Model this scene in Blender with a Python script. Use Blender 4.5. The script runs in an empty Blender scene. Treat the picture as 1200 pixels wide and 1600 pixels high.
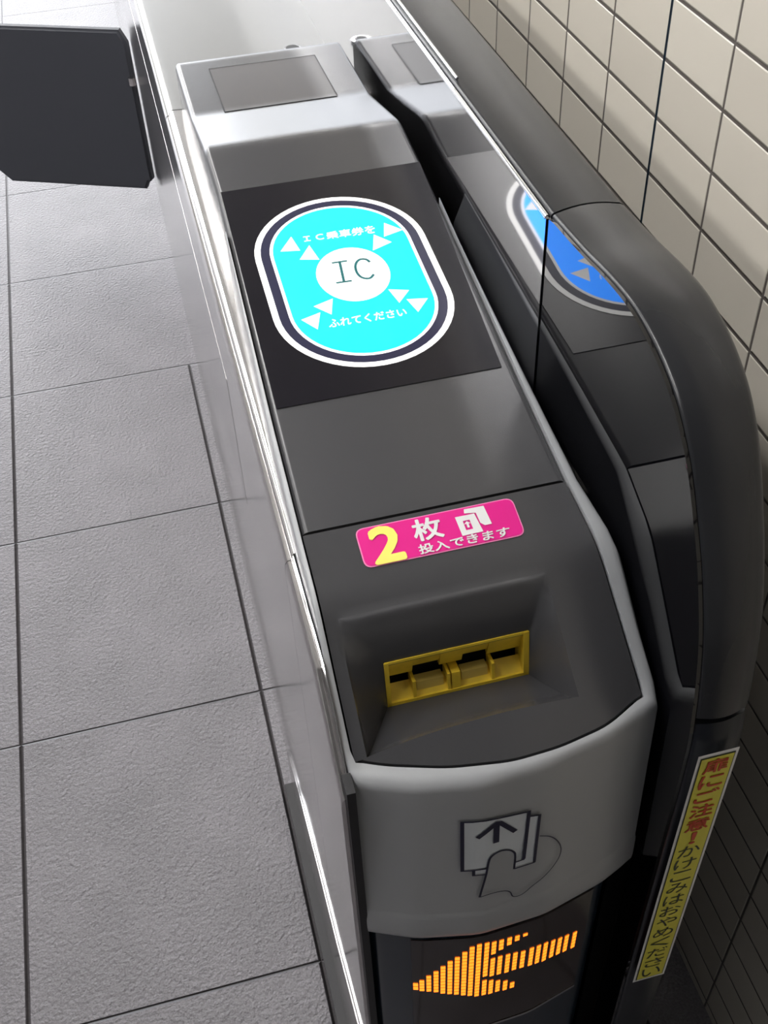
import bpy, bmesh, math, random
from mathutils import Vector, Matrix
random.seed(4)
SC = bpy.context.scene
COL = SC.collection

# ---------------------------------------------------------------- camera, world, lights, exposure
U = .31                     # gate width unit in metres (X = 0 under the camera, X = 1 the barrier panel)
H = 5.0505 * U              # camera height above the floor
cam = bpy.data.objects.new('camera', bpy.data.cameras.new('camera'))
COL.objects.link(cam); SC.camera = cam
cam.data.sensor_fit = 'HORIZONTAL'; cam.data.sensor_width = 36
cam.data.lens = 1727.2 / 1200 * 36
cam.data.clip_start = .01
A_, B_, G_ = -2.20967306e-01, 8.00320596e-01, -4.69150878e-02
cam.matrix_world = Matrix.Translation((0, 0, H)) @ (Matrix.Rotation(A_, 4, 'Z') @ Matrix.Rotation(B_, 4, 'X') @ Matrix.Rotation(G_, 4, 'Z'))

SC.view_settings.view_transform = 'Standard'
SC.view_settings.look = 'None'
SC.view_settings.gamma = 1
SC.view_settings.use_curve_mapping = False
SC.view_settings.exposure = 0.58

world = bpy.data.worlds.new('daylight'); SC.world = world; world.use_nodes = True
bg = world.node_tree.nodes['Background']
bg.inputs[0].default_value = (.92, .95, 1.0, 1); bg.inputs[1].default_value = 4.3

def area(name, loc, rot, sx, sy, power, color=(1, .985, .965)):
    l = bpy.data.lights.new(name, 'AREA'); l.shape = 'RECTANGLE'; l.size = sx; l.size_y = sy
    l.energy = power; l.color = color
    o = bpy.data.objects.new(name, l); o.location = loc; o.rotation_euler = rot; COL.objects.link(o); return o

# ---------------------------------------------------------------- helpers
def P(x, y, d):            # gate units -> metres; d is the depth below camera height
    return Vector((x * U, y * U, H - d * U))

def mat(name, color, rough=.5, metal=0., coat=0., emit=None, es=0., ior=1.5, spec=.5):
    m = bpy.data.materials.new(name); m.use_nodes = True
    b = m.node_tree.nodes['Principled BSDF']
    b.inputs['Base Color'].default_value = (*color, 1); b.inputs['Roughness'].default_value = rough
    b.inputs['Metallic'].default_value = metal; b.inputs['Coat Weight'].default_value = coat
    b.inputs['Coat Roughness'].default_value = .05
    b.inputs['IOR'].default_value = ior; b.inputs['Specular IOR Level'].default_value = spec
    if emit: b.inputs['Emission Color'].default_value = (*emit, 1); b.inputs['Emission Strength'].default_value = es
    return m

def N(m, t, **kw):
    n = m.node_tree.nodes.new(t)
    for k, v in kw.items(): setattr(n, k, v)
    return n
def L(m, a, b): m.node_tree.links.new(a, b)
def BS(m): return m.node_tree.nodes['Principled BSDF']

def add_grain(m, scale, strength, dist=.0004, stretch=(1, 1, 1), cvar=0., rvar=0.):
    tc = N(m, 'ShaderNodeTexCoord'); mp = N(m, 'ShaderNodeMapping'); mp.inputs['Scale'].default_value = stretch
    L(m, tc.outputs['Object'], mp.inputs['Vector'])
    n = N(m, 'ShaderNodeTexNoise'); n.inputs['Scale'].default_value = scale; n.inputs['Detail'].default_value = 4
    L(m, mp.outputs[0], n.inputs['Vector'])
    b = N(m, 'ShaderNodeBump'); b.inputs['Strength'].default_value = strength; b.inputs['Distance'].default_value = dist
    L(m, n.outputs['Fac'], b.inputs['Height']); L(m, b.outputs[0], BS(m).inputs['Normal'])
    if cvar:
        c = BS(m).inputs['Base Color'].default_value[:3]
        r = N(m, 'ShaderNodeMapRange'); r.inputs['To Min'].default_value = 1 - cvar; r.inputs['To Max'].default_value = 1 + cvar
        r.inputs['From Min'].default_value = .3; r.inputs['From Max'].default_value = .7
        L(m, n.outputs['Fac'], r.inputs['Value'])
        v = N(m, 'ShaderNodeVectorMath', operation='SCALE'); v.inputs[0].default_value = c
        L(m, r.outputs[0], v.inputs['Scale']); L(m, v.outputs[0], BS(m).inputs['Base Color'])
    return m

def link(name, me, m=None, parent=None, smooth=True, label=None):
    o = bpy.data.objects.new(name, me); COL.objects.link(o)
    if m is not None: me.materials.append(m)
    if parent is not None: o.parent = parent
    if label: o['label'] = label
    if smooth:
        for p in me.polygons: p.use_smooth = True
    return o

def from_bm(name, bm, m, parent=None, smooth=False, label=None, sharp=None):
    bmesh.ops.recalc_face_normals(bm, faces=bm.faces)
    me = bpy.data.meshes.new(name); bm.to_mesh(me); bm.free()
    o = link(name, me, m, parent, smooth or sharp is not None, label)
    if sharp is not None:
        me.set_sharp_from_angle(angle=math.radians(sharp))
    return o

def box_bm(bm, x0, x1, y0, y1, d0, d1, bev=0., seg=2):
    """box in gate units, d0 (top) < d1 (bottom)"""
    r = bmesh.ops.create_cube(bm, size=1)
    vs = r['verts']
    a, b = P(x0, y0, d1), P(x1, y1, d0)
    for v in vs:
        v.co = Vector([a[i] + (v.co[i] + .5) * (b[i] - a[i]) for i in range(3)])
    if bev:
        es = {e for v in vs for e in v.link_edges}
        bmesh.ops.bevel(bm, geom=list(es), offset=bev * U, segments=seg, affect='EDGES', profile=.6)

def box(name, x0, x1, y0, y1, d0, d1, m, parent=None, bev=0., seg=2, label=None):
    bm = bmesh.new(); box_bm(bm, x0, x1, y0, y1, d0, d1, bev, seg)
    return from_bm(name, bm, m, parent, label=label, sharp=40)

def loft(rows, close_u=False, caps=True, bm=None):
    """rows: list of equal-length lists of Vectors"""
    bm = bm or bmesh.new()
    R = [[bm.verts.new(p) for p in row] for row in rows]
    n = len(rows[0])
    for a, b in zip(R, R[1:]):
        for i in range(n if close_u else n - 1):
            j = (i + 1) % n
            try: bm.faces.new((a[i], a[j], b[j], b[i]))
            except ValueError: pass
    if caps and close_u:
        bm.faces.new(R[0]); bm.faces.new(R[-1])
    return bm

def smooth_line(pts, n):
    """Catmull-Rom through points, n samples per span"""
    Q = [Vector(p) for p in pts]; out = []
    for i in range(len(Q) - 1):
        p0 = Q[max(i - 1, 0)]; p1 = Q[i]; p2 = Q[i + 1]; p3 = Q[min(i + 2, len(Q) - 1)]
        d = (p2 - p1).length
        m1 = (p2 - p0) / max((p2 - p0).length, 1e-9) * d if i else (p2 - p1)
        m2 = (p3 - p1) / max((p3 - p1).length, 1e-9) * d if i < len(Q) - 2 else (p2 - p1)
        for k in range(n):
            t = k / n
            out.append(p1 * (2*t**3 - 3*t*t + 1) + m1 * (t**3 - 2*t*t + t) + p2 * (-2*t**3 + 3*t*t) + m2 * (t**3 - t*t))
    out.append(Q[-1]); return out

# decals: flat polygons in the 2D coordinates of a surface, cut finely and laid on it
def lay(name, polys, m, fn, parent, cuts=None, off=.0015, label=None, src=None):
    bm = bmesh.new()
    if src is not None: bm.from_mesh(src)
    for poly in polys:
        vs = [bm.verts.new((p[0], p[1], 0)) for p in poly]
        if len(vs) > 2: bm.faces.new(vs)
    bmesh.ops.triangulate(bm, faces=bm.faces)
    if cuts:
        xs = [v.co.x for v in bm.verts]; a, b = min(xs), max(xs)
        k = int((b - a) / cuts)
        for i in range(1, k + 1):
            bmesh.ops.bisect_plane(bm, geom=bm.verts[:] + bm.edges[:] + bm.faces[:], plane_co=(a + (b - a) * i / (k + 1), 0, 0), plane_no=(1, 0, 0))
        ys = [v.co.y for v in bm.verts]; a, b = min(ys), max(ys); k = int((b - a) / cuts)
        for i in range(1, k + 1):
            bmesh.ops.bisect_plane(bm, geom=bm.verts[:] + bm.edges[:] + bm.faces[:], plane_co=(0, a + (b - a) * i / (k + 1), 0), plane_no=(0, 1, 0))
    e = .002
    for v in bm.verts:
        x, y, z = v.co
        p = fn(x, y); t1 = fn(x + e, y) - p; t2 = fn(x, y + e) - p
        n = t1.cross(t2).normalized()
        if n.dot(P(0, 0, 0) - p) < 0: n = -n
        v.co = p + n * (off * U + z)
    me = bpy.data.meshes.new(name); bm.to_mesh(me); bm.free()
    # make the faces look outwards
    if me.polygons:
        c = sum((f.normal.dot(P(0, 0, 0) - f.center) for f in me.polygons))
        if c < 0: me.flip_normals()
    return link(name, me, m, parent, False, label)

def ribbon(pts, w, closed=False):
    """stroke of width w along 2D points -> quads"""
    out = []
    Q = [Vector(p[:2]) for p in pts]
    n = len(Q); rng = n if closed else n - 1
    nor = []
    for i in range(n):
        a = Q[i - 1] if (i or closed) else Q[i]; b = Q[(i + 1) % n] if (i < n - 1 or closed) else Q[i]
        d = (b - a); d = d.normalized() if d.length else Vector((1, 0))
        nor.append(Vector((-d.y, d.x)) * w / 2)
    for i in range(rng):
        j = (i + 1) % n
        out.append([Q[i] - nor[i], Q[j] - nor[j], Q[j] + nor[j], Q[i] + nor[i]])
    return out

def text_mesh(body, quad, bold=0., rotate_each=False):
    """text outlines fitted into quad (BL, BR, TL[, TR]) given in surface coordinates"""
    c = bpy.data.curves.new('txt', 'FONT'); c.body = body;  c.resolution_u = 3
    o = bpy.data.objects.new('txt', c); COL.objects.link(o)
    dg = bpy.context.evaluated_depsgraph_get(); dg.update()
    me = bpy.data.meshes.new_from_object(o.evaluated_get(dg))
    bpy.data.objects.remove(o); bpy.data.curves.remove(c)
    xs = [v.co.x for v in me.vertices]; ys = [v.co.y for v in me.vertices]
    x0, x1, y0, y1 = min(xs), max(xs), min(ys), max(ys)
    BL, BR, TL = [Vector(q) for q in quad[:3]]
    TR = Vector(quad[3]) if len(quad) > 3 else BR + TL - BL
    for v in me.vertices:
        s = (v.co.x - x0) / max(x1 - x0, 1e-6); t = (v.co.y - y0) / max(y1 - y0, 1e-6)
        p = BL * (1 - s) * (1 - t) + BR * s * (1 - t) + TL * (1 - s) * t + TR * s * t
        v.co = (p.x, p.y, 0)
    if bold:                # thicker strokes: overlapping shifted copies, welded into one print
        bm = bmesh.new(); b = bold * (TL - BL).length
        base = me.copy()
        for i, (dx, dy) in enumerate(((0, 0), (b, 0), (-b, 0), (0, b), (0, -b), (b * .7, b * .7), (-b * .7, -b * .7), (b * .7, -b * .7), (-b * .7, b * .7))):
            c2 = base.copy()
            for v in c2.vertices: v.co.x += dx; v.co.y += dy; v.co.z += i * .00004
            bm.from_mesh(c2)
        me2 = bpy.data.meshes.new('txt'); bm.to_mesh(me2); bm.free(); return me2
    return me

# ---------------------------------------------------------------- measured shapes (gate units)
def lerp_pts(P, v):
    P = sorted(P)
    if v <= P[0][0]: return P[0][1]
    for (a, b), (c, d) in zip(P, P[1:]):
        if v <= c: return b + (d - b) * (v - a) / (c - a)
    return P[-1][1]
PROF = [(4.69, 1.83), (4.11, 1.821), (3.64, 1.722), (3.37, 1.756), (1.906, 1.916), (1.714, 1.963), (1.0, 2.6)]
def prof(y, w=.035):
    w = min(w, max(.002, 4.69 - y)) if y > 4.6 else w
    n = 9
    return sum(lerp_pts(PROF, y + w * (2 * i / (n - 1) - 1)) for i in range(n)) / n
FRONT_EDGE = [(.217, 1.428), (.285, 1.394), (.426, 1.348), (.573, 1.325), (.693, 1.331), (.823, 1.357), (.94, 1.418)]
LIP = [(.190, 1.392), (.205, 1.378), (.341, 1.322), (.486, 1.293), (.645, 1.298), (.816, 1.331), (.950, 1.382), (.975, 1.40)]
BOT = [(.190, 1.352), (.205, 1.342), (.324, 1.290), (.492, 1.255), (.678, 1.263), (.864, 1.308), (.955, 1.346), (.975, 1.36)]
def smooth(P, v, w=.03, n=7):
    return sum(lerp_pts(P, v + w * (2 * i / (n - 1) - 1)) for i in range(n)) / n
def yf(x): return smooth(FRONT_EDGE, x)
def top_d(x, y):
    if y > 1.77: return prof(y)
    f = yf(x); t = (1.714 - y) / (1.714 - f)
    if t < -.15: return prof(y)
    g = lambda s: 1.963 + (s * .242 if s > 0 else s * .047 * (1.714 - f) / .192)
    return sum(g(t + .12 * (i / 4 - 1)) for i in range(9)) / 9
def face_y(x, d):
    a, b = smooth(LIP, x), smooth(BOT, x)
    return a + (b - a) * (d - 2.24) / .66

LAMPS = [(-.6, .9 + 1.7 * i) for i in range(5)] + [(-1.9, .9 + 1.7 * i) for i in range(5)]
LAMP_EMIT = 14.0
LAMP_W = 10.0

def p_top(x, y): return P(x, y, top_d(x, y))
def p_face(x, d): return P(x, face_y(x, d), d)

# ---------------------------------------------------------------- materials
M_dark = add_grain(mat('charcoal_plastic', (.054, .054, .058), .26), 900, .25, .0002)
M_shell = add_grain(mat('light_grey_plastic', (.36, .37, .385), .33), 900, .15, .0002)
M_steel = mat('brushed_stainless', (.74, .72, .71), .15, 1.)
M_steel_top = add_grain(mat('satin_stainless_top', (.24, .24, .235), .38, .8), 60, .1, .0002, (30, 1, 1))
M_mirror = mat('dark_stainless_panel', (.34, .34, .35), .05, 1.)
M_black = mat('black_acrylic', (.002, .002, .003), .015, 0, ior=1.52)
M_rail = add_grain(mat('graphite_rail', (.017, .018, .021), .27, .1), 40, .12, .0002, (30, 1, 1))
M_post = mat('dark_post', (.006, .008, .013), .3, spec=.35)
M_chrome = mat('polished_chrome', (.85, .86, .88), .08, 1.)
M_gap = mat('dark_rubber', (.006, .006, .008), .5)
M_navy = mat('navy_gloss_panel', (.006, .016, .028), .2)
M_win = mat('smoked_window', (.022, .014, .012), .12)
M_flap = add_grain(mat('flap_rubber', (.042, .045, .056), .55), 300, .2, .0003)
M_padblk = mat('reader_pad_black', (.006, .005, .009), .22, spec=.35)
M_screen = mat('display_glass', (.05, .045, .045), .33, spec=.4)
M_yel = add_grain(mat('yellow_plastic', (.80, .56, .04), .42), 60, .1, .0003, cvar=.12)
M_yel2 = mat('yellow_slot_worn', (.62, .47, .12), .45)
M_white = mat('white_print', (.80, .80, .80), .4)
M_ringw = mat('lit_white_print', (.8, .8, .8), .4, emit=(1, .98, .95), es=.55)
M_cyan = mat('lit_cyan_print', (.0, .35, .40), .4, emit=(.0, .50, 3.0), es=1.0)
M_ringd = mat('indigo_print', (.012, .012, .05), .35)
M_teal = mat('teal_print', (.01, .15, .16), .4)
M_mag = mat('magenta_print', (.78, .006, .26), .4)
M_pinke = mat('pink_edge_print', (.9, .25, .5), .4)
M_yprint = mat('pale_yellow_print', (.95, .88, .18), .4)
M_ink = mat('navy_ink', (.006, .006, .03), .4)
M_card = mat('pale_card_print', (.62, .66, .70), .4)
M_warn = mat('warning_yellow_print', (.72, .66, .06), .4)
M_red = mat('red_print', (.55, .05, .01), .4)
M_blk = mat('black_print', (.02, .03, .01), .4)
M_led = mat('amber_led', (.2, .05, .0), .4, emit=(1.0, .17, .010), es=2.0)

# floor: stone-grey tiles, joints where the photograph has them
def floor_material():
    m = mat('floor_tiles', (.2, .19, .2), .32)
    tc = N(m, 'ShaderNodeTexCoord'); sp = N(m, 'ShaderNodeSeparateXYZ'); L(m, tc.outputs['Object'], sp.inputs[0])
    def mth(op, a, b=None, c=None):
        n = N(m, 'ShaderNodeMath', operation=op)
        for i, q in enumerate((a, b, c)):
            if q is None: continue
            if isinstance(q, (int, float)): n.inputs[i].default_value = q
            else: L(m, q, n.inputs[i])
        return n.outputs[0]
    px, py = FLOOR_PX, FLOOR_PY
    def joint(coord, origin, pitch, w):
        t = mth('DIVIDE', mth('SUBTRACT', coord, origin), pitch)
        f = mth('ABSOLUTE', mth('SUBTRACT', t, mth('ROUND', t)))
        return mth('SUBTRACT', 1.0, mth('SMOOTH_MIN', mth('DIVIDE', mth('MULTIPLY', f, pitch), w), 1.0, .15))
    jx = joint(sp.outputs[0], FLOOR_X0, px, .0036)
    # the joint nearest the gate stops where the tile layout changes
    lim = mth('LESS_THAN', sp.outputs[1], FLOOR_YCUT)
    near = mth('GREATER_THAN', sp.outputs[0], FLOOR_X0 + px * .5)
    keep = mth('SUBTRACT', 1.0, mth('MULTIPLY', near, mth('SUBTRACT', 1.0, lim)))
    jx = mth('MULTIPLY', jx, keep)
    jy = joint(sp.outputs[1], FLOOR_Y0, py, .0026)
    j = mth('MAXIMUM', mth('MAXIMUM', jx, 0.0), mth('MAXIMUM', jy, 0.0))
    n1 = N(m, 'ShaderNodeTexNoise'); n1.inputs['Scale'].default_value = 330; n1.inputs['Detail'].default_value = 3
    n2 = N(m, 'ShaderNodeTexNoise'); n2.inputs['Scale'].default_value = 7; n2.inputs['Detail'].default_value = 6
    for n in (n1, n2): L(m, tc.outputs['Object'], n.inputs['Vector'])
    cr = N(m, 'ShaderNodeValToRGB'); cr.color_ramp.elements[0].position = .3; cr.color_ramp.elements[1].position = .72
    cr.color_ramp.elements[0].color = (.080, .076, .083, 1); cr.color_ramp.elements[1].color = (.172, .162, .176, 1)
    mx = mth('ADD', mth('MULTIPLY', n1.outputs['Fac'], .65), mth('MULTIPLY', n2.outputs['Fac'], .35)); L(m, mx, cr.inputs[0])
    mix = N(m, 'ShaderNodeMix', data_type='RGBA'); L(m, j, mix.inputs[0]); L(m, cr.outputs[0], mix.inputs[6]); mix.inputs[7].default_value = (.045, .038, .038, 1)
    L(m, mix.outputs[2], BS(m).inputs['Base Color'])
    n3 = N(m, 'ShaderNodeTexNoise'); n3.inputs['Scale'].default_value = 150; n3.inputs['Detail'].default_value = 5
    L(m, tc.outputs['Object'], n3.inputs['Vector'])
    hgt = mth('SUBTRACT', mth('MULTIPLY', n3.outputs['Fac'], .55), mth('MULTIPLY', j, 1.2))
    b = N(m, 'ShaderNodeBump'); b.inputs['Strength'].default_value = 1.0; b.inputs['Distance'].default_value = .008
    L(m, hgt, b.inputs['Height']); L(m, b.outputs[0], BS(m).inputs['Normal'])
    return m
FLOOR_X0 = -.2415 * H; FLOOR_PX = .2635 * H; FLOOR_Y0 = .7665 * H; FLOOR_PY = .3172 * H; FLOOR_YCUT = 1.402 * H

DW = 1.717                  # wall plane, gate units
def wall_material():
    m = mat('wall_tiles', (.6, .57, .5), .22)
    tc = N(m, 'ShaderNodeTexCoord'); sp = N(m, 'ShaderNodeSeparateXYZ'); L(m, tc.outputs['Object'], sp.inputs[0])
    def mth(op, a, b=None):
        n = N(m, 'ShaderNodeMath', operation=op)
        for i, q in enumerate((a, b)):
            if q is None: continue
            if isinstance(q, (int, float)): n.inputs[i].default_value = q
            else: L(m, q, n.inputs[i])
        return n.outputs[0]
    D = DW * U
    def dist(coord, origin, pitch):
        t = mth('DIVIDE', mth('SUBTRACT', coord, origin), pitch)
        return mth('MULTIPLY', mth('ABSOLUTE', mth('SUBTRACT', t, mth('ROUND', t))), pitch), t
    dy, ty = dist(sp.outputs[1], 1.882 * D, .2352 * D)
    dz, tz = dist(sp.outputs[2], H - 1.0785 * D, .1145 * D)
    # expansion joint, dark and wide, every eighth course of tiles
    r = mth('ABSOLUTE', mth('SUBTRACT', sp.outputs[1], 1.882 * D))
    ex = mth('LESS_THAN', r, .0025)
    d = mth('MINIMUM', dy, dz)
    jm = mth('LESS_THAN', d, .0016)
    edge = N(m, 'ShaderNodeMapRange'); edge.interpolation_type = 'SMOOTHSTEP'
    edge.inputs['From Min'].default_value = .0009; edge.inputs['From Max'].default_value = .0034
    L(m, d, edge.inputs['Value'])
    # each tile a touch different
    cb = N(m, 'ShaderNodeCombineXYZ'); L(m, mth('FLOOR', ty), cb.inputs[0]); L(m, mth('FLOOR', tz), cb.inputs[1])
    wn = N(m, 'ShaderNodeTexWhiteNoise', noise_dimensions='2D'); L(m, cb.outputs[0], wn.inputs['Vector'])
    cr = N(m, 'ShaderNodeValToRGB'); cr.color_ramp.elements[0].color = (.60, .56, .485, 1); cr.color_ramp.elements[1].color = (.66, .62, .54, 1)
    L(m, wn.outputs['Value'], cr.inputs[0])
    mix = N(m, 'ShaderNodeMix', data_type='RGBA'); L(m, jm, mix.inputs[0]); L(m, cr.outputs[0], mix.inputs[6]); mix.inputs[7].default_value = (.13, .115, .105, 1)
    mix2 = N(m, 'ShaderNodeMix', data_type='RGBA'); L(m, ex, mix2.inputs[0]); L(m, mix.outputs[2], mix2.inputs[6]); mix2.inputs[7].default_value = (.012, .022, .035, 1)
    L(m, mix2.outputs[2], BS(m).inputs['Base Color'])
    b = N(m, 'ShaderNodeBump'); b.inputs['Strength'].default_value = 1; b.inputs['Distance'].default_value = .0012
    L(m, edge.outputs[0], b.inputs['Height']); L(m, b.outputs[0], BS(m).inputs['Normal'])
    return m

# ---------------------------------------------------------------- the hall
def struct(name, x0, x1, y0, y1, z0, z1, m):
    bm = bmesh.new(); bmesh.ops.create_cube(bm, size=1)
    for v in bm.verts:
        v.co = Vector(((x0 + x1) / 2 + v.co.x * (x1 - x0), (y0 + y1) / 2 + v.co.y * (y1 - y0), (z0 + z1) / 2 + v.co.z * (z1 - z0)))
    o = from_bm(name, bm, m); o['kind'] = 'structure'; return o
XW = DW * U
M_paint = mat('hall_paint', (.30, .30, .30), .7)
M_ceil = mat("ceiling_paint", (.55, .55, .55), .8)
struct('floor', -3.3, XW, -2.5, 9, -.1, 0, floor_material())
struct('wall_right', XW, XW + .15, -2.5, 8, -.1, 2.75, wall_material())
struct('wall_left', -3.45, -3.3, -2.5, 8, -.1, 2.75, M_paint)
struct('wall_back', -3.45, XW + .15, -2.65, -2.5, -.1, 2.75, M_paint)
struct('ceiling', -3.45, XW + .15, -2.65, 8, 2.75, 2.85, M_ceil)

# ceiling lamps: troughs of two tubes running along the lane
M_tube = mat('lamp_tube', (.9, .9, .9), .4, emit=(1, .98, .95), es=LAMP_EMIT)
M_case = mat('lamp_case', (.7, .7, .7), .5)
def make_lamp(loc):
    r = bpy.data.objects.new('ceiling_lamp', None); COL.objects.link(r); r.location = loc
    bm = bmesh.new(); bmesh.ops.create_cube(bm, size=1)
    for v in bm.verts: v.co = Vector((v.co.x * .28, v.co.y * 1.3, v.co.z * .06 - .03))
    from_bm('housing', bm, M_case, r)
    for s in (-.07, .07):
        bm = bmesh.new(); bmesh.ops.create_cone(bm, segments=16, radius1=.017, radius2=.017, depth=1.2, cap_ends=True)
        for v in bm.verts: v.co = Vector((v.co.x + s, v.co.z, v.co.y - .085))
        from_bm('lamp_tube', bm, M_tube, r, smooth=True)
    r['label'] = 'white fluorescent twin tube ceiling lamp above the gate lane'; r['category'] = 'lamp'; r['group'] = 'twin tube ceiling lamps along the lane'
    return r
lamp0 = None
for i, (lx, ly) in enumerate(LAMPS):
    if lamp0 is None: lamp0 = make_lamp((lx, ly, 2.75)); continue
    r = lamp0.copy(); COL.objects.link(r); r.location = (lx, ly, 2.75)
    for ch in lamp0.children:
        c = ch.copy(); COL.objects.link(c); c.parent = r
for i, (lx, ly) in enumerate(LAMPS):
    area('ceiling_light', (lx, ly, 2.63), (0, 0, 0), .22, 1.2, LAMP_W)

# ---------------------------------------------------------------- the ticket gate
gate = bpy.data.objects.new('ticket_gate', None); COL.objects.link(gate); gate.location = (0, 0, 0)
gate['label'] = 'grey station ticket gate with round cyan reader pad and yellow ticket slot'
gate['category'] = 'ticket gate'
FL = 5.0505
YB = 20.0                    # far end of the gate

# lower stainless body with a rounded shoulder along the lane
def body_section(y, dz=0):
    s = [(.172, FL), (.172, 2.085), (.1745, 2.062), (.181, 2.052), (.188, 2.052), (.1915, 2.046), (.1945, 2.036), (.201, 2.030), (.212, 2.0285), (.24, 2.030), (.985, 2.030), (.985, FL)]
    return [P(x, y, d) for x, d in s]
JY = 4.68                    # shoulder joint beside the raised display
bm = loft([body_section(y) for y in (1.96, JY - .004)], close_u=True)
from_bm('body', bm, M_steel, gate, sharp=35)
def front_side_section(y):
    k = lerp_pts([(1.365, .20), (1.42, .16), (1.50, .08), (1.60, .0), (1.96, 0)], y)
    s = [(.172, FL), (.172, 2.085 + k), (.1745, 2.062 + k), (.181, 2.052 + k), (.188, 2.052 + k), (.1915, 2.046 + k), (.1945, 2.036 + k), (.198, 2.034 + k), (.200, 2.040 + k), (.200, FL)]
    return [P(x, y, d) for x, d in s]
from_bm('front_side_panel', loft([front_side_section(y) for y in (1.365, 1.40, 1.45, 1.5, 1.55, 1.6, 1.957)], close_u=True), M_steel, gate, sharp=35)
box('inner_frame', .22, .97, 1.50, 1.955, 2.35, FL, M_gap, gate)
bm = loft([body_section(y) for y in (JY + .004, YB)], close_u=True)
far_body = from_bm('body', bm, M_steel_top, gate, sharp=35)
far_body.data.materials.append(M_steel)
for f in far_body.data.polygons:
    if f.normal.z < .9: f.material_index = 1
# service door on the lane side, its lower edge rising towards the front
def side_plate(name, pts, t, m, bev):
    bm = bmesh.new()
    vs = [bm.verts.new(P(.172, y, d)) for y, d in pts]; f = bm.faces.new(vs)
    r = bmesh.ops.extrude_face_region(bm, geom=[f]); nv = [g for g in r['geom'] if isinstance(g, bmesh.types.BMVert)]
    for v in nv: v.co.x -= t * U
    es = [e for e in bm.edges if all(v in nv for v in e.verts)]
    bmesh.ops.bevel(bm, geom=es, offset=bev * U, segments=3, affect='EDGES')
    return from_bm(name, bm, m, gate, sharp=35)
side_plate('service_door', [(3.235, 2.4), (3.235, 3.02), (4.3, 3.3), (6.1, 3.64), (9.0, 3.66), (9.0, 2.4)], .0012, M_steel, .0004)
side_plate('kick_plate', [(1.37, 3.83), (1.48, 3.862), (1.88, 4.05), (2.26, 4.16), (2.7, 4.33), (3.1, 4.55), (3.2, 4.72), (3.2, FL), (1.37, FL)], .012, M_steel, .008)
box('plinth', .122, .19, 1.38, 3.2, 4.99, FL, M_gap, gate)
box('panel_seal', .985, 1.0, 5.2, YB, 2.02, 2.3, M_gap, gate)

# raised charcoal housing: rear piece (display hump and reader slope)
HXL = [(4.69, .250), (3.64, .243), (3.37, .246), (2.3, .222), (1.906, .2165), (1.6, .2175), (1.0, .221)]
HXR = [(4.69, .955), (3.64, .945), (3.37, .945), (2.3, .915), (1.906, .908), (1.714, .92), (1.43, .94), (1.2, .945)]
def section(y, d, r=.022, base=2.04):
    a, b = lerp_pts(HXL, y), lerp_pts(HXR, y); s = [P(a, y, base)]
    for k in range(6):
        t = math.pi / 2 * k / 5; s.append(P(a + r * (1 - math.cos(t)), y, d + r * (1 - math.sin(t))))
    for k in range(6):
        t = math.pi / 2 * (1 - k / 5); s.append(P(b - r * (1 - math.cos(t)), y, d + r * (1 - math.sin(t))))
    s.append(P(b, y, base)); return s
ys = [4.69 - i * .02 for i in range(int((4.69 - 1.912) / .02) + 1)] + [1.911]
rows = []
for i, y in enumerate(ys):
    e = max(0, .03 - (4.69 - y)); rows.append(section(y, prof(y) + e * e * 18))
bm = loft(rows, close_u=True)
from_bm('display_housing', bm, M_dark, gate, sharp=45)
# dark display window flush in the hump
def sheet(name, x0, x1, y0, y1, m, off, nx=2, ny=24, parent=gate, label=None):
    rows = []
    for j in range(ny + 1):
        y = y0 + (y1 - y0) * j / ny
        rows.append([P(x0 + (x1 - x0) * i / nx, y, prof(y, .03) - off) for i in range(nx + 1)])
    return from_bm(name, loft(rows), m, parent, smooth=True, label=label)
disp = sheet('display_window', .378, .818, 4.115, 4.555, M_screen, .0022)
ln = []
for a, b in (((.378, 4.115), (.378, 4.555)), ((.378, 4.555), (.818, 4.55)), ((.818, 4.55), (.818, 4.115)), ((.818, 4.115), (.378, 4.115))):
    ln += ribbon([a, b], .004)
lay('window_joint', ln, M_gap, p_top, disp, cuts=.2, off=.0028)
# black reader pad
pad_rows = []
for j in range(30):
    y = 3.37 + (2.344 - 3.37) * j / 29
    a = .26 + (.243 - .26) * j / 29; b = .936 + (.882 - .936) * j / 29
    pad_rows.append([P(a + (b - a) * i / 4, y, prof(y) - .0022) for i in range(5)])
pad = from_bm('reader_pad', loft(pad_rows), M_padblk, gate, smooth=True)

def stadium(cx, cy, r, half, n=28):
    pts = []
    for k in range(n + 1):
        t = math.pi * k / n; pts.append((cx + r * math.cos(t), cy + half + r * math.sin(t)))
    for k in range(n + 1):
        t = math.pi + math.pi * k / n; pts.append((cx + r * math.cos(t), cy - half + r * math.sin(t)))
    return pts
def band(a, b): return [[a[i], a[(i + 1) % len(a)], b[(i + 1) % len(b)], b[i]] for i in range(len(a))]
CX, CY, HF = .573, 2.841, .138
R = [stadium(CX, CY, r, HF) for r in (.269, .250, .222, .212)]
lay('outer_ring', band(R[0], R[1]), M_ringw, p_top, pad, cuts=.06, off=.0034, label='lit white outer ring')
lay('dark_ring', band(R[1], R[2]), M_ringd, p_top, pad, cuts=.06, off=.0034)
lay('inner_ring', band(R[2], R[3]), M_ringw, p_top, pad, cuts=.06, off=.0034)
cy_o = lay('cyan_field', [R[3]], M_cyan, p_top, pad, cuts=.06, off=.0034, label='glowing cyan field')
disc = [(.5785 + .1115 * math.cos(t * math.pi / 24), 2.8465 + .129 * math.sin(t * math.pi / 24)) for t in range(48)]
lay('centre_disc', [disc], M_ringw, p_top, pad, cuts=.06, off=.0044)
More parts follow.
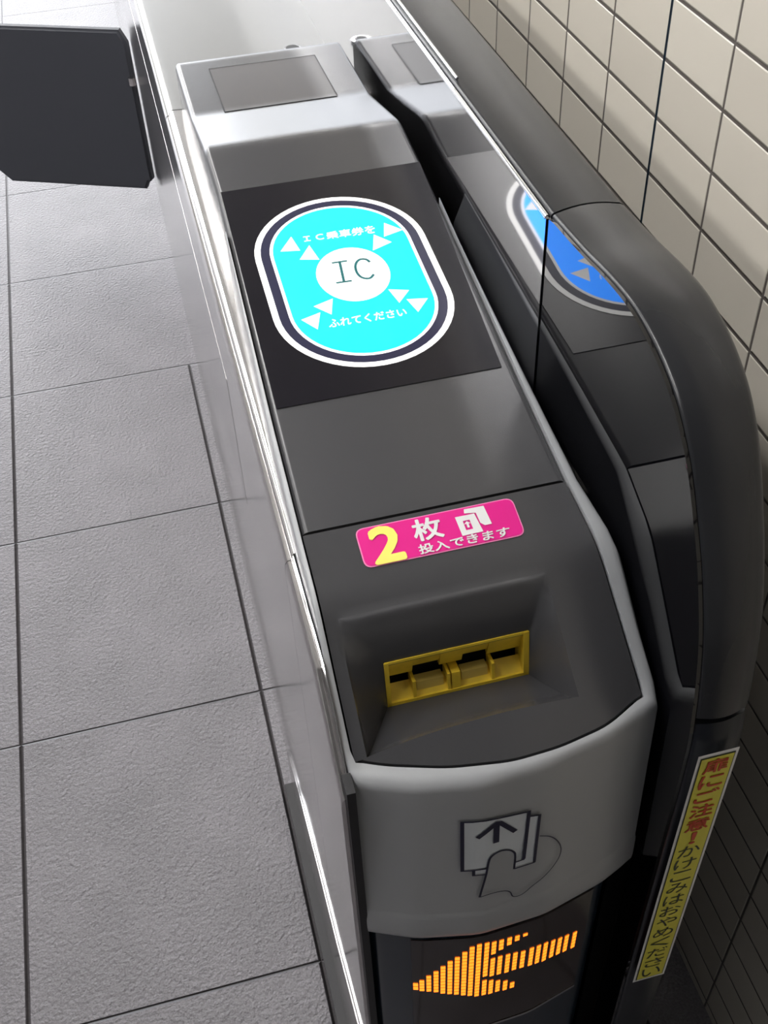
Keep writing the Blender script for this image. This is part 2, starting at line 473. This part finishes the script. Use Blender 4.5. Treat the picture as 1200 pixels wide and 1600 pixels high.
TRI = [[(0.4341, 3.0746), (0.387, 3.0093), (0.4473, 2.9985)], [(0.4798, 3.0175), (0.436, 2.9547), (0.4948, 2.9389)], [(0.7332, 3.0685), (0.715, 2.999), (0.781, 3.0176)], [(0.6867, 3.018), (0.6641, 2.9403), (0.7318, 2.9664)], [(0.662, 2.7477), (0.7215, 2.7287), (0.6778, 2.6798)], [(0.7022, 2.6903), (0.7651, 2.6785), (0.72, 2.6259)], [(0.4926, 2.7495), (0.43, 2.7293), (0.4734, 2.6802)], [(0.4436, 2.698), (0.3825, 2.6802), (0.4201, 2.6268)]]
for t in TRI: lay('arrowhead', [t], M_ringw, p_top, pad, off=.0046)
ic = ribbon([(.527, 2.9115), (.575, 2.9100)], .007) + ribbon([(.5185, 2.8155), (.5665, 2.8135)], .007) + ribbon([(.5515, 2.9107), (.5425, 2.8145)], .008)
ic += ribbon(smooth_line([(0.6405, 2.886, 0), (0.632, 2.902, 0), (0.6137, 2.906, 0), (0.5973, 2.889, 0), (0.5905, 2.8628, 0), (0.5921, 2.836, 0), (0.6021, 2.8176, 0), (0.6212, 2.8110, 0), (0.6379, 2.826, 0)], 4), .008)
lay('ic_letters', ic, M_teal, p_top, pad, off=.0062)
for nm, body, q in (('upper_lettering', 'ＩＣ乗車券を', [(0.4691, 3.0361), (0.694, 3.0234), (0.4700, 3.0661), (0.700, 3.066)]),
                    ('lower_lettering', 'ふれてください', [(0.4544, 2.6233), (0.6854, 2.6188), (0.4591, 2.6596), (0.6874, 2.6529)])):
    lay(nm, [], M_ringw, p_top, pad, off=.0048, src=text_mesh(body, q, .015))

# front piece of the housing top, with the scooped ticket pocket
RX0, RX1, RY0, RY1 = .252, .772, 1.682, 1.425       # pocket mouth
def tx(i, n=40): return i / n
def top_edge_y(x): return yf(x) + .008
def front_patch():
    bm = bmesh.new()
    xs = sorted(set([.0, RX0, RX1, 1.] + []))
    def col(x, ya, yb, n): return [P(x, ya + (yb - ya) * k / n, top_d(x, ya + (yb - ya) * k / n)) for k in range(n + 1)]
    # strips: each built on shared grids and welded
    def xl(y): return lerp_pts(HXL, y) + .004
    def xr(y): return lerp_pts(HXR, y) - .006
    def grid(fx0, fx1, y0, y1, nx, ny):
        rows = []
        for j in range(ny + 1):
            row = []
            for i in range(nx + 1):
                s = i / nx
                ya = y0(0) if callable(y0) else y0
                y_t = j / ny
                # x depends on y at the outer sides
                yy = y0 + (y1 - y0) * y_t if not callable(y1) else None
                if yy is None:
                    x = fx0(y0) + (fx1(y0) - fx0(y0)) * s
                    yy = y0 + (y1(x) - y0) * y_t
                    x = fx0(yy) + (fx1(yy) - fx0(yy)) * s
                    yy = y0 + (y1(x) - y0) * y_t
                else:
                    x = fx0(yy) + (fx1(yy) - fx0(yy)) * s
                row.append(P(x, yy, top_d(x, yy)))
            rows.append(row)
        loft(rows, bm=bm)
    c0 = lambda y: RX0; c1 = lambda y: RX1
    for fa, fb, nx in ((xl, c0, 3), (c0, c1, 26), (c1, xr, 9)):
        grid(fa, fb, 1.903, RY0, nx, 12)
        if nx != 26: grid(fa, fb, RY0, RY1, nx, 12)
        grid(fa, fb, RY1, top_edge_y, nx, 10)
    # pocket walls down to the yellow bezel
    BX0, BX1 = .347, .7135; BT = (1.622, 2.118); BB = (1.600, 2.262)
    nx, nn = 26, 24
    def bead(t): return .045 * math.sin(math.pi * min(1, t / .42)) ** 2 if t < .42 else 0
    def mouth_back(s): x = RX0 + (RX1 - RX0) * s; return (x, RY0, top_d(x, RY0))
    def mouth_front(s): x = RX0 + (RX1 - RX0) * s; return (x, RY1, top_d(x, RY1))
    rows = []
    for k in range(nn + 1):                      # back wall: rolls over, then drops
        t = k / nn; th = t * math.pi / 2
        row = []
        for i in range(nx + 1):
            s = i / nx; a = mouth_back(s); bx = BX0 + (BX1 - BX0) * s
            fy, fd = math.sin(th) * .62 + t * .38, (1 - math.cos(th)) * .95 + t * .05 - bead(t) * min(1, min(s, 1 - s) * 9)
            row.append(P(a[0] + (bx - a[0]) * t, a[1] + (BT[0] - a[1]) * fy, a[2] + (BT[1] - a[2]) * fd))
        rows.append(row)
    loft(rows, bm=bm)
    rows = []
    for k in range(nn + 1):                      # floor of the pocket: flat by the bezel, curling up to the mouth
        t = k / nn; row = []
        for i in range(nx + 1):
            s = i / nx; a = mouth_front(s); bx = BX0 + (BX1 - BX0) * s
            u = 1 - t
            fy = u; fd = 1 - (1 - u) ** 1.0 * 1.0
            dd = a[2] + (BB[1] - a[2]) * (u ** .62)
            row.append(P(a[0] + (bx - a[0]) * u, a[1] + (BB[0] - a[1]) * fy, dd))
        rows.append(row)
    loft(rows, bm=bm)
    for side in (0, 1):                          # side walls
        mx = (RX0, RX1)[side]; bx = (BX0, BX1)[side]
        rows = []
        for k in range(nn + 1):
            t = k / nn; row = []
            for j in range(13):
                q = j / 12
                ya = RY0 + (RY1 - RY0) * q; da = top_d(mx, ya)
                yb = BT[0] + (BB[0] - BT[0]) * q; db = BT[1] + (BB[1] - BT[1]) * q
                th = t * math.pi / 2
                fyb, fdb = math.sin(th) * .62 + t * .38, (1 - math.cos(th)) * .95 + t * .05
                fyf, fdf = t, t ** .62
                fy = fyb + (fyf - fyb) * q; fd = fdb + (fdf - fdb) * q
                row.append(P(mx + (bx - mx) * t, ya + (yb - ya) * fy, da + (db - da) * fd))
            rows.append(row)
        loft(rows, bm=bm)
    bmesh.ops.remove_doubles(bm, verts=bm.verts, dist=.00025)
    # skirt so the plate has thickness at its rim
    be = [e for e in bm.edges if e.is_boundary]
    r = bmesh.ops.extrude_edge_only(bm, edges=be)
    for g in r['geom']:
        if isinstance(g, bmesh.types.BMVert): g.co.z -= .012 * U
    return from_bm('slot_housing', bm, M_dark, gate, sharp=48)
front_patch()

# yellow bezel with two slots
BZ = lambda s, t: P(.347 + .3665 * s, 1.622 - .022 * t, 2.118 + .144 * t)     # s across, t down
BN = (BZ(1, 0) - BZ(0, 0)).cross(BZ(0, 1) - BZ(0, 0)).normalized()
if BN.y > 0: BN = -BN
def bz_block(bm, s0, s1, t0, t1, n0, n1):
    vs = []
    for n in (n0, n1):
        for s, t in ((s0, t0), (s1, t0), (s1, t1), (s0, t1)):
            vs.append(bm.verts.new(BZ(s, t) + BN * n * U))
    for f in ((0, 1, 2, 3), (7, 6, 5, 4), (0, 4, 5, 1), (1, 5, 6, 2), (2, 6, 7, 3), (3, 7, 4, 0)): bm.faces.new([vs[i] for i in f])
bm = bmesh.new()
bz_block(bm, -.005, .025, 0, 1, -.06, .004); bz_block(bm, .965, 1.005, 0, 1, -.06, .004)
bz_block(bm, 0, 1, .93, 1.02, -.06, .004)
bz_block(bm, 0, 1, -.01, .04, -.06, .003)
# upper lip leans into the pocket, notched over each slot
def lip(bm, s0, s1, tb):
    a = [BZ(s0, .02), BZ(s1, .02), BZ(s1, tb) - BN * .028 * U, BZ(s0, tb) - BN * .028 * U]
    b = [p - BN * .012 * U for p in a]
    vs = [bm.verts.new(p) for p in a + b]
    for f in ((0, 1, 2, 3), (7, 6, 5, 4), (0, 4, 5, 1), (1, 5, 6, 2), (2, 6, 7, 3), (3, 7, 4, 0)): bm.faces.new([vs[i] for i in f])
for s0, s1, tb in ((.02, .20, .50), (.20, .39, .38), (.39, .55, .50), (.55, .73, .38), (.73, .97, .50)): lip(bm, s0, s1, tb)
bez = from_bm('slot_bezel', bm, M_yel, gate, label='bright yellow slot surround')
bm = bmesh.new()
def ramp(bm, s0, s1):
    a = [BZ(s0, .95), BZ(s1, .95), BZ(s1, .72) - BN * .035 * U, BZ(s0, .72) - BN * .035 * U]
    b = [p + Vector((0, 0, -.01 * U)) for p in a]
    vs = [bm.verts.new(p) for p in a + b]
    for f in ((0, 1, 2, 3), (7, 6, 5, 4), (0, 4, 5, 1), (1, 5, 6, 2), (2, 6, 7, 3), (3, 7, 4, 0)): bm.faces.new([vs[i] for i in f])
ramp(bm, .02, .97)
from_bm('slot_ramp', bm, M_yel, bez)
for s0, s1 in ((.215, .405), (.535, .72)):
    bm = bmesh.new(); bz_block(bm, s0, s1, .68, .88, -.04, -.012)
    from_bm('ticket_guide', bm, M_yel2, bez)
for s0, s1 in ((.18, .203), (.425, .445), (.455, .515), (.738, .760)):
    bm = bmesh.new(); bz_block(bm, s0, s1, .56, .95, -.045, .002)
    from_bm('slot_divider', bm, M_yel, bez)
bm = bmesh.new(); bz_block(bm, .01, .98, .01, .99, -.075, -.062)
from_bm('slot_mouth', bm, M_gap, bez)

# magenta notice
def rrect(c, r, n=5):
    BL, BR, TR, TL = [Vector(p) for p in c]; out = []
    cs = [BL, BR, TR, TL]
    for i, p in enumerate(cs):
        a = (cs[i - 1] - p).normalized() * r; b = (cs[(i + 1) % 4] - p).normalized() * r
        for k in range(n + 1):
            t = k / n; out.append(tuple(p + a * (1 - t) ** 2 + b * t ** 2))
    return out
MC = [(.3468, 1.779), (.7545, 1.779), (.7545, 1.889), (.3468, 1.889)]
note = lay('magenta_notice', [rrect(MC, .022)], M_pinke, p_top, gate, cuts=.04, off=.002)
MC2 = [(.3500, 1.782), (.7513, 1.782), (.7513, 1.886), (.3500, 1.886)]
lay('notice_field', [rrect(MC2, .020)], M_mag, p_top, note, cuts=.04, off=.003, label='magenta field')
lay('notice_numeral', [], M_yprint, p_top, note, cuts=.03, off=.004, src=text_mesh('2', [(.3776, 1.785), (.449, 1.785), (.3788, 1.879)], .05), label='pale yellow numeral')
for body, q, bo in (('枚', [(0.4861, 1.8197), (0.5577, 1.8197), (0.4861, 1.8786)], .03), ('投入できます', [(0.4863, 1.7845), (0.7144, 1.7845), (0.4863, 1.8102), (.7200, 1.8102)], .03)):
    lay('notice_lettering', [], M_white, p_top, note, cuts=.03, off=.004, src=text_mesh(body, q, bo))
I1 = [(0.5974, 1.8646), (0.6475, 1.8642), (0.6545, 1.8107), (0.6006, 1.8101)]
I1h = [(0.6135, 1.8500), (0.6310, 1.8500), (0.6324, 1.8235), (0.6143, 1.8235)]
lay('notice_ticket_symbol', [[(0.626, 1.8815), (0.6769, 1.8803), (0.6817, 1.8267), (0.6636, 1.8265), (0.6544, 1.8354), (0.6519, 1.8654), (0.6231, 1.8699)]] + band(I1, I1h), M_white, p_top, note, cuts=.03, off=.0045)
lay('notice_arrow_symbol', [[(.6135, 1.8400), (.6225, 1.8475), (.6315, 1.8400), (.6255, 1.8400), (.6255, 1.8290), (.6195, 1.8290), (.6195, 1.8400)]], M_white, p_top, note, off=.0048)

# light grey outer shell around the front
def shell():
    inner, outer = [], []
    path = []
    for k in range(34): path.append(('L', 3.15 + (1.445 - 3.15) * k / 33))
    for k in range(41): path.append(('F', .224 + (.937 - .224) * k / 40))
    for k in range(34): path.append(('R', 1.44 + (3.15 - 1.44) * k / 33))
    rows = []
    def fo(y): return max(0., min(1., (3.15 - y) / .9))
    for kind, v in path:
        if kind == 'L':
            ix, iy = lerp_pts(HXL, v) - .0005 if v > 1.9 else lerp_pts(HXL, v) - .001, v
            w = .003 + .010 * fo(v)
            ox, oy = ix - w - (.004 if v < 1.6 else 0), v; bx, by = ox - .004, v; nx, ny = -1, 0
        elif kind == 'R':
            ix, iy = lerp_pts(HXR, v) + .001, v
            w = lerp_pts([(1.4, .034), (1.55, .034), (1.714, .044), (1.9, .026), (2.3, .018), (2.9, .004)], v)
            ox, oy = ix + w, v; bx, by = ox, v
        else:
            s = (v - .224) / (.937 - .224)
            ix, iy = v, yf(v)
            ox = .204 + (.970 - .204) * s; oy = smooth(LIP, ox, .02)
            bx, by = ox, smooth(BOT, ox, .02)
        idd = top_d(ix, iy) - .006
        if kind != 'F' : idd = top_d(ix, max(iy, yf(ix))) - .006
        lipd = idd + (.035 if kind == 'F' else .010)
        row = [P(ix, iy, idd + .03), P(ix, iy, idd)]
        for k in range(1, 6):                    # rounded lip
            t = math.pi / 2 * k / 5
            row.append(P(ix + (ox - ix) * math.sin(t) ** .8, iy + (oy - iy) * math.sin(t) ** .8, idd + (lipd - idd) * (1 - math.cos(t))))
        nrm = Vector((ox - ix, oy - iy, 0)).normalized()
        def at(d, out):
            t = max(0, (d - lipd) / (2.9 - lipd))
            return P(ox + (bx - ox) * t + nrm.x * out, oy + (by - oy) * t + nrm.y * out, d)
        lean = (lambda d: min(.38 * max(0, d - lipd), max(0, .978 - ox))) if kind == 'R' else (lambda d: 0)
        for k in (.03, .06, .09, .13):
            row.append(at(lipd + k, lean(lipd + k)))
        if kind == 'R': bx = ox
        for d, out in ((2.4, 0), (2.6, 0), (2.765, 0), (2.775, .0003), (2.783, .0022), (2.80, .0028), (2.87, .0025), (2.89, .0), (2.9, -.006), (2.9, -.05)):
            row.append(at(d, out + lean(d)))
        rows.append(row)
    return from_bm('front_cover', loft(rows), M_shell, gate, sharp=50, label='light grey front cover')
cover = shell()

# ticket pictogram on the cover
def pol(*p): return [list(p)]
cardA = [(0.4475, 2.3495), (0.6065, 2.3660), (0.6005, 2.5690), (0.4475, 2.5560)]
picto = lay('pictogram_cards', [cardA, [(0.6150, 2.390), (0.6345, 2.395), (0.6300, 2.5960), (0.580, 2.5950), (.580, 2.574), (0.6110, 2.5770)], [(0.4735, 2.5600), (0.507, 2.5650), (0.503, 2.5850), (0.4740, 2.5810)]], M_card, p_face, cover, cuts=.03, off=.0045)
thumb = [(0.5775, 2.6005), (0.5783, 2.5325), (0.5692, 2.5136), (0.5549, 2.5031), (0.538, 2.4994), (0.5186, 2.5097), (0.5106, 2.5251), (0.5032, 2.5902), (0.4875, 2.6912)]
hand = [(0.4875, 2.6912), (0.5187, 2.6859), (0.5539, 2.6919), (0.5700, 2.7067), (0.5800, 2.7340), (0.6026, 2.7367), (0.6314, 2.7106), (0.6605, 2.6865), (0.6866, 2.654), (0.7033, 2.6195), (0.7057, 2.5822), (0.6922, 2.5385), (0.669, 2.5035), (0.6417, 2.4846)]
sm = lambda pts, n=4: smooth_line([(a, b, 0) for a, b in pts], n)
lay('pictogram_thumb', [[(0.5775, 2.6005), (0.5783, 2.5325), (0.5692, 2.5136), (0.5549, 2.5031), (0.538, 2.4994), (0.5186, 2.5097), (0.5106, 2.5251), (0.5032, 2.5902), (.499, 2.615)]], M_shell, p_face, cover, cuts=.03, off=.0058)
ink = ribbon([(0.4445, 2.5615), (0.4445, 2.3460)], .0095) + ribbon([(0.4400, 2.3460), (0.6120, 2.3640)], .0055)
ink += ribbon([(0.6090, 2.3600), (0.6025, 2.5680)], .0095) + ribbon([(.605, 2.5690), (.580, 2.5710)], .005)
ink += ribbon([(0.6120, 2.3850), (0.6400, 2.3930)], .006) + ribbon([(0.6375, 2.3900), (0.6320, 2.5985)], .0080) + ribbon([(0.634, 2.5985), (.578, 2.6000)], .005)
ink += ribbon([(0.4400, 2.5590), (0.5060, 2.5625)], .0050) + ribbon([(0.4720, 2.5600), (0.4720, 2.5850)], .008) + ribbon([(0.4690, 2.5840), (0.5030, 2.5885)], .0045)
ink += ribbon(sm(thumb), .0058) + ribbon(sm(hand), .0034)
ink += ribbon([(0.4800, 2.4200), (0.5200, 2.3800), (.5270, 2.3735), (.5350, 2.3755), (0.5760, 2.4320)], .0140) + ribbon([(0.5273, 2.3740), (0.5269, 2.4570)], .0150)
lay('pictogram_lines', ink, M_ink, p_face, cover, cuts=.03, off=.0068)

# navy lower front with the amber arrow display
def front_wall(name, x0, x1, d0, d1, m, out=0., n=36, parent=gate, depth=.12, y_in=.0):
    bm = bmesh.new(); rows = []
    for k in range(n + 1):
        x = x0 + (x1 - x0) * k / n
        rr = .03; ex = min(x - x0, x1 - x)
        rnd = 0 if ex > rr or not y_in else y_in * (1 - math.sqrt(max(0, 1 - (1 - ex / rr) ** 2)))
        y = face_y(x, 2.9) + .014 - out + rnd
        ybk = y + depth if not y_in else 1.5
        rows.append([P(x, y, d0), P(x, y, d1), P(x, ybk, d1), P(x, ybk, d0)])
    return from_bm(name, loft(rows, close_u=True), m, parent, sharp=40)
front_wall('lower_front', .203, .900, 2.88, FL, M_navy, y_in=.03)
box('side_gasket', .185, .206, 1.345, 1.40, 2.2, FL, M_gap, gate)
win = front_wall('arrow_display', .312, .845, 2.93, 3.56, M_win, .004, depth=.01)
front_wall('display_sill', .312, .845, 3.565, 3.578, M_steel, .006, depth=.01, parent=win)
def p_win(x, d): return P(x, face_y(x, 2.9) + .014 - .004, d)
BARS = [(.3208, [(3.201, 3.2495)]), (.338, [(3.1801, 3.2559)]), (.3575, [(3.1509, 3.2607)]), (.378, [(3.1244, 3.2682)]), (.3975, [(3.0939, 3.2807)]), (.417, [(3.0637, 3.2875)]), (.4365, [(3.0404, 3.2943)]), (.4565, [(3.0111, 3.3026)]), (.476, [(2.9831, 3.3105)]), (.496, [(2.9742, 3.322)]), (.518, [(2.9767, 3.1962), (3.2209, 3.3254)]), (.539, [(2.984, 3.0632), (3.0893, 3.2077), (3.2355, 3.3309)]), (.561, [(2.9869, 3.0508), (3.0899, 3.2114), (3.2534, 3.3321)]), (.585, [(2.9886, 3.0371), (3.0945, 3.2166), (3.2729, 3.3396)]), (.608, [(2.9919, 3.0251), (3.0996, 3.2152), (3.300, 3.340)]), (.632, [(2.9943, 3.0121), (3.106, 3.2176)]), (.6585, [(3.1034, 3.2219)]), (.681, [(3.1065, 3.2258)]), (.7045, [(3.113, 3.2341)]), (.73, [(3.1247, 3.238)]), (.754, [(3.1353, 3.2450)]), (.778, [(3.1437, 3.2519)]), (.8065, [(3.1537, 3.2595)])]
for x, segs in BARS:
    for a, b in segs:
        polys = []
        n = max(1, round((b - a) / .021)); st = (b - a) / n
        for k in range(n):
            c0, c1 = a + st * k, a + st * (k + .86)
            polys.append([(x - .0066, c0), (x + .0066, c0), (x + .0066, c1), (x - .0066, c1)])
        lay('led_bar', polys, M_led, p_win, win, off=.0015, label=None)

# ---------------------------------------------------------------- side barrier: panels, handrail, post
RAIL = [(8.0, 1.422), (3.9, 1.422), (2.6, 1.420), (2.352, 1.418), (2.15, 1.402), (2.0, 1.384), (1.87, 1.378), (1.77, 1.392), (1.685, 1.418), (1.61, 1.455), (1.55, 1.503), (1.50, 1.556), (1.445, 1.640), (1.385, 1.745), (1.325, 1.893), (1.298, 2.0), (1.278, 2.11), (1.264, 2.23), (1.260, 2.5)]
def barrier():
    curve = smooth_line([(y, d, 0) for y, d in RAIL[3:]], 5)
    # glossy black front panel: outline follows the rail
    bm = bmesh.new()
    off = []
    for a, b in zip(curve, curve[1:]):
        t = (b - a).normalized(); off.append((a.x - t.y * .007 * -1, a.y + .007 * abs(t.x)))
    out = [(2.349, FL), (2.349, RAIL[3][1] + .012)] + [p for p in off if p[0] < 2.33] + [(1.272, FL)]
    vs = [bm.verts.new(P(.988, y, d)) for y, d in out]; f = bm.faces.new(vs)
    r = bmesh.ops.extrude_face_region(bm, geom=[f])
    for g in r['geom']:
        if isinstance(g, bmesh.types.BMVert): g.co.x += .009 * U
    from_bm('barrier_panel', bm, M_black, gate, label='glossy black panel mirroring the cyan sign')
    box('barrier_panel', .984, 1.05, 2.353, YB, 1.432, FL, M_mirror, gate, label='dark grey mirror-like metal panel')
barrier()
def rail_part(name, pts2, m, width_fn, T=.11, lip=0, cap=True):
    """sweep a rounded bar along (y, d) points; outward normal away from the bar's inside"""
    rows = []
    n = len(pts2)
    for i, c in enumerate(pts2):
        a = pts2[max(i - 1, 0)]; b = pts2[min(i + 1, n - 1)]
        t = (b - a).normalized()                # in (y, d); travels towards the viewer and down
        nn = Vector((t.y, -t.x))                # outward candidate
        if nn.y > 0 and abs(nn.y) > abs(nn.x): nn = -nn
        if abs(nn.x) >= abs(nn.y) and nn.x > 0: nn = -nn
        w = width_fn(i / (n - 1)); x0 = .998; r = .012
        def q(x, h): return P(x, c.x + nn.x * h, c.y + nn.y * h)
        sec = [q(x0, -T), q(x0, -r)]
        for k in range(1, 5):
            th = math.pi / 2 * k / 4; sec.append(q(x0 + r * (1 - math.cos(th)), -r + r * math.sin(th)))
        for k in range(1, 8):
            s = k / 8; sec.append(q(x0 + r + (w - r - .030) * s, .022 * 4 * s * (1 - s) * .5))
        R2 = .030
        for k in range(0, 5):
            th = math.pi / 2 * k / 4; sec.append(q(x0 + w - R2 + R2 * math.sin(th), -R2 + R2 * math.cos(th)))
        sec.append(q(x0 + w, -T))
        rows.append(sec)
    return from_bm(name, loft(rows, close_u=True), m, gate, sharp=50)
curve = [Vector((p.x, p.y)) for p in smooth_line([(y, d, 0) for y, d in RAIL[3:]], 6)]
curve[0].x = 2.348
cut = next(i for i, c in enumerate(curve) if c.y > 2.13)
rail_part('handrail', curve[:cut], M_rail, lambda s: .204 - .064 * s)
rail_part('handrail', [Vector((YB, 1.422)), Vector((8, 1.422)), Vector((4, 1.422)), Vector((2.356, 1.418))], M_rail, lambda s: .233 - .029 * s)
post = rail_part('post', [Vector((1.279, curve[cut].y + .006)), Vector((1.268, 2.19)), Vector((1.262, 2.26)), Vector((1.26, 2.6)), Vector((1.26, 4)), Vector((1.26, FL))], M_post, lambda s: .140)
# chrome trim along the inner top edge of the rail behind the joint
for xo, do, rr in ((.990, 1.432, .0075), (1.012, 1.413, .0050)):
    rows = []
    for y in (2.36 if xo < 1 else 3.2, 6, 12, YB):
        rows.append([P(xo + rr * math.cos(k * math.pi / 5), y, do + rr * math.sin(k * math.pi / 5)) for k in range(10)])
    from_bm('rail_trim', loft(rows, close_u=True), M_chrome, gate, sharp=60)
# yellow warning sticker down the post front
def p_post(x, d): return P(x, 1.2375, d)
SX0, SX1, SD0, SD1 = 1.0, 1.105, 2.225, 3.475
st = lay('warning_sticker', [[(SX0, SD0), (SX1, SD0), (SX1, SD1), (SX0, SD1)]], M_white, p_post, gate, off=.001)
g0 = .0062
def inset(a): return [(SX0 + a, SD0 + a * 1.6), (SX1 - a, SD0 + a * 1.6), (SX1 - a, SD1 - a * 1.6), (SX0 + a, SD1 - a * 1.6)]
lay('sticker_line', [inset(.0075)], M_blk, p_post, st, off=.002)
lay('sticker_field', [inset(.0105)], M_warn, p_post, st, off=.003, label='yellow field')
msg = '扉にご注意！かけこみはおやめください'
sp_ = [2.245, 3.455]; n = len(msg); ch = (sp_[1] - sp_[0]) / n
for i, cch in enumerate(msg):
    a = sp_[0] + ch * i + ch * .06; b = sp_[0] + ch * (i + 1) - ch * .10
    x0, x1 = 1.021, 1.084
    if cch == '！': x0, x1 = 1.045, 1.060
    lay('sticker_lettering', [], M_red if i < 6 else M_blk, p_post, st, off=.004, src=text_mesh(cch, [(x0, b), (x1, b), (x0, a)], .018 if i < 6 else 0))

# lock cylinder just behind the hump
bm = bmesh.new(); bmesh.ops.create_cone(bm, segments=32, radius1=.030 * U * 1.6, radius2=.026 * U * 1.6, depth=.02 * U, cap_ends=True)
for v in bm.verts: v.co += P(.822, 5.13, 2.022)
lk = from_bm('key_lock', bm, M_chrome, gate, sharp=40)
bm = bmesh.new(); bmesh.ops.create_cone(bm, segments=32, radius1=.019 * U * 1.6, radius2=.019 * U * 1.6, depth=.004 * U, cap_ends=True)
for v in bm.verts: v.co += P(.822, 5.13, 2.011)
from_bm('lock_face', bm, M_gap, lk)

# ---------------------------------------------------------------- flap closing the lane
def flap():
    hx, hy, sl = .150, 9.1, .46
    ln = 1.42; D0, D1, th = 3.25, 4.60, .085
    def q(s, off, d):
        dx, dy = -1 / math.hypot(1, sl), sl / math.hypot(1, sl)
        nx, ny = -dy, dx                       # towards -y side
        if ny > 0: nx, ny = -nx, -ny
        return P(hx + dx * s + nx * off, hy + dy * s + ny * off, d)
    bm = bmesh.new()
    out = [(.0, D0 + .10), (.05, D0), (ln - .1, D0), (ln, D0 + .1), (ln, D1 - .1), (ln - .1, D1), (.07, D1), (.035, D1 - .07), (0, D1 - .07)]
    vs = [bm.verts.new(q(s, th / 2, d)) for s, d in out]; f = bm.faces.new(vs)
    r = bmesh.ops.extrude_face_region(bm, geom=[f])
    n = (q(0, -th / 2, 0) - q(0, th / 2, 0))
    for g in r['geom']:
        if isinstance(g, bmesh.types.BMVert): g.co += n
    bm.normal_update()
    es = [e for e in bm.edges if e.calc_face_angle(0) > 1.2]
    bmesh.ops.bevel(bm, geom=es, offset=.02 * U, segments=3, affect='EDGES')
    fl = from_bm('flap', bm, M_flap, gate, sharp=45, label='dark grey flap reaching across the lane')
    bm = bmesh.new()
    bmesh.ops.create_cone(bm, segments=20, radius1=.03 * U, radius2=.03 * U, depth=.06 * U, cap_ends=True)
    for v in bm.verts: v.co += P(.125, 9.0, 3.62)
    from_bm('flap_hinge', bm, M_steel, fl, sharp=40)
flap()
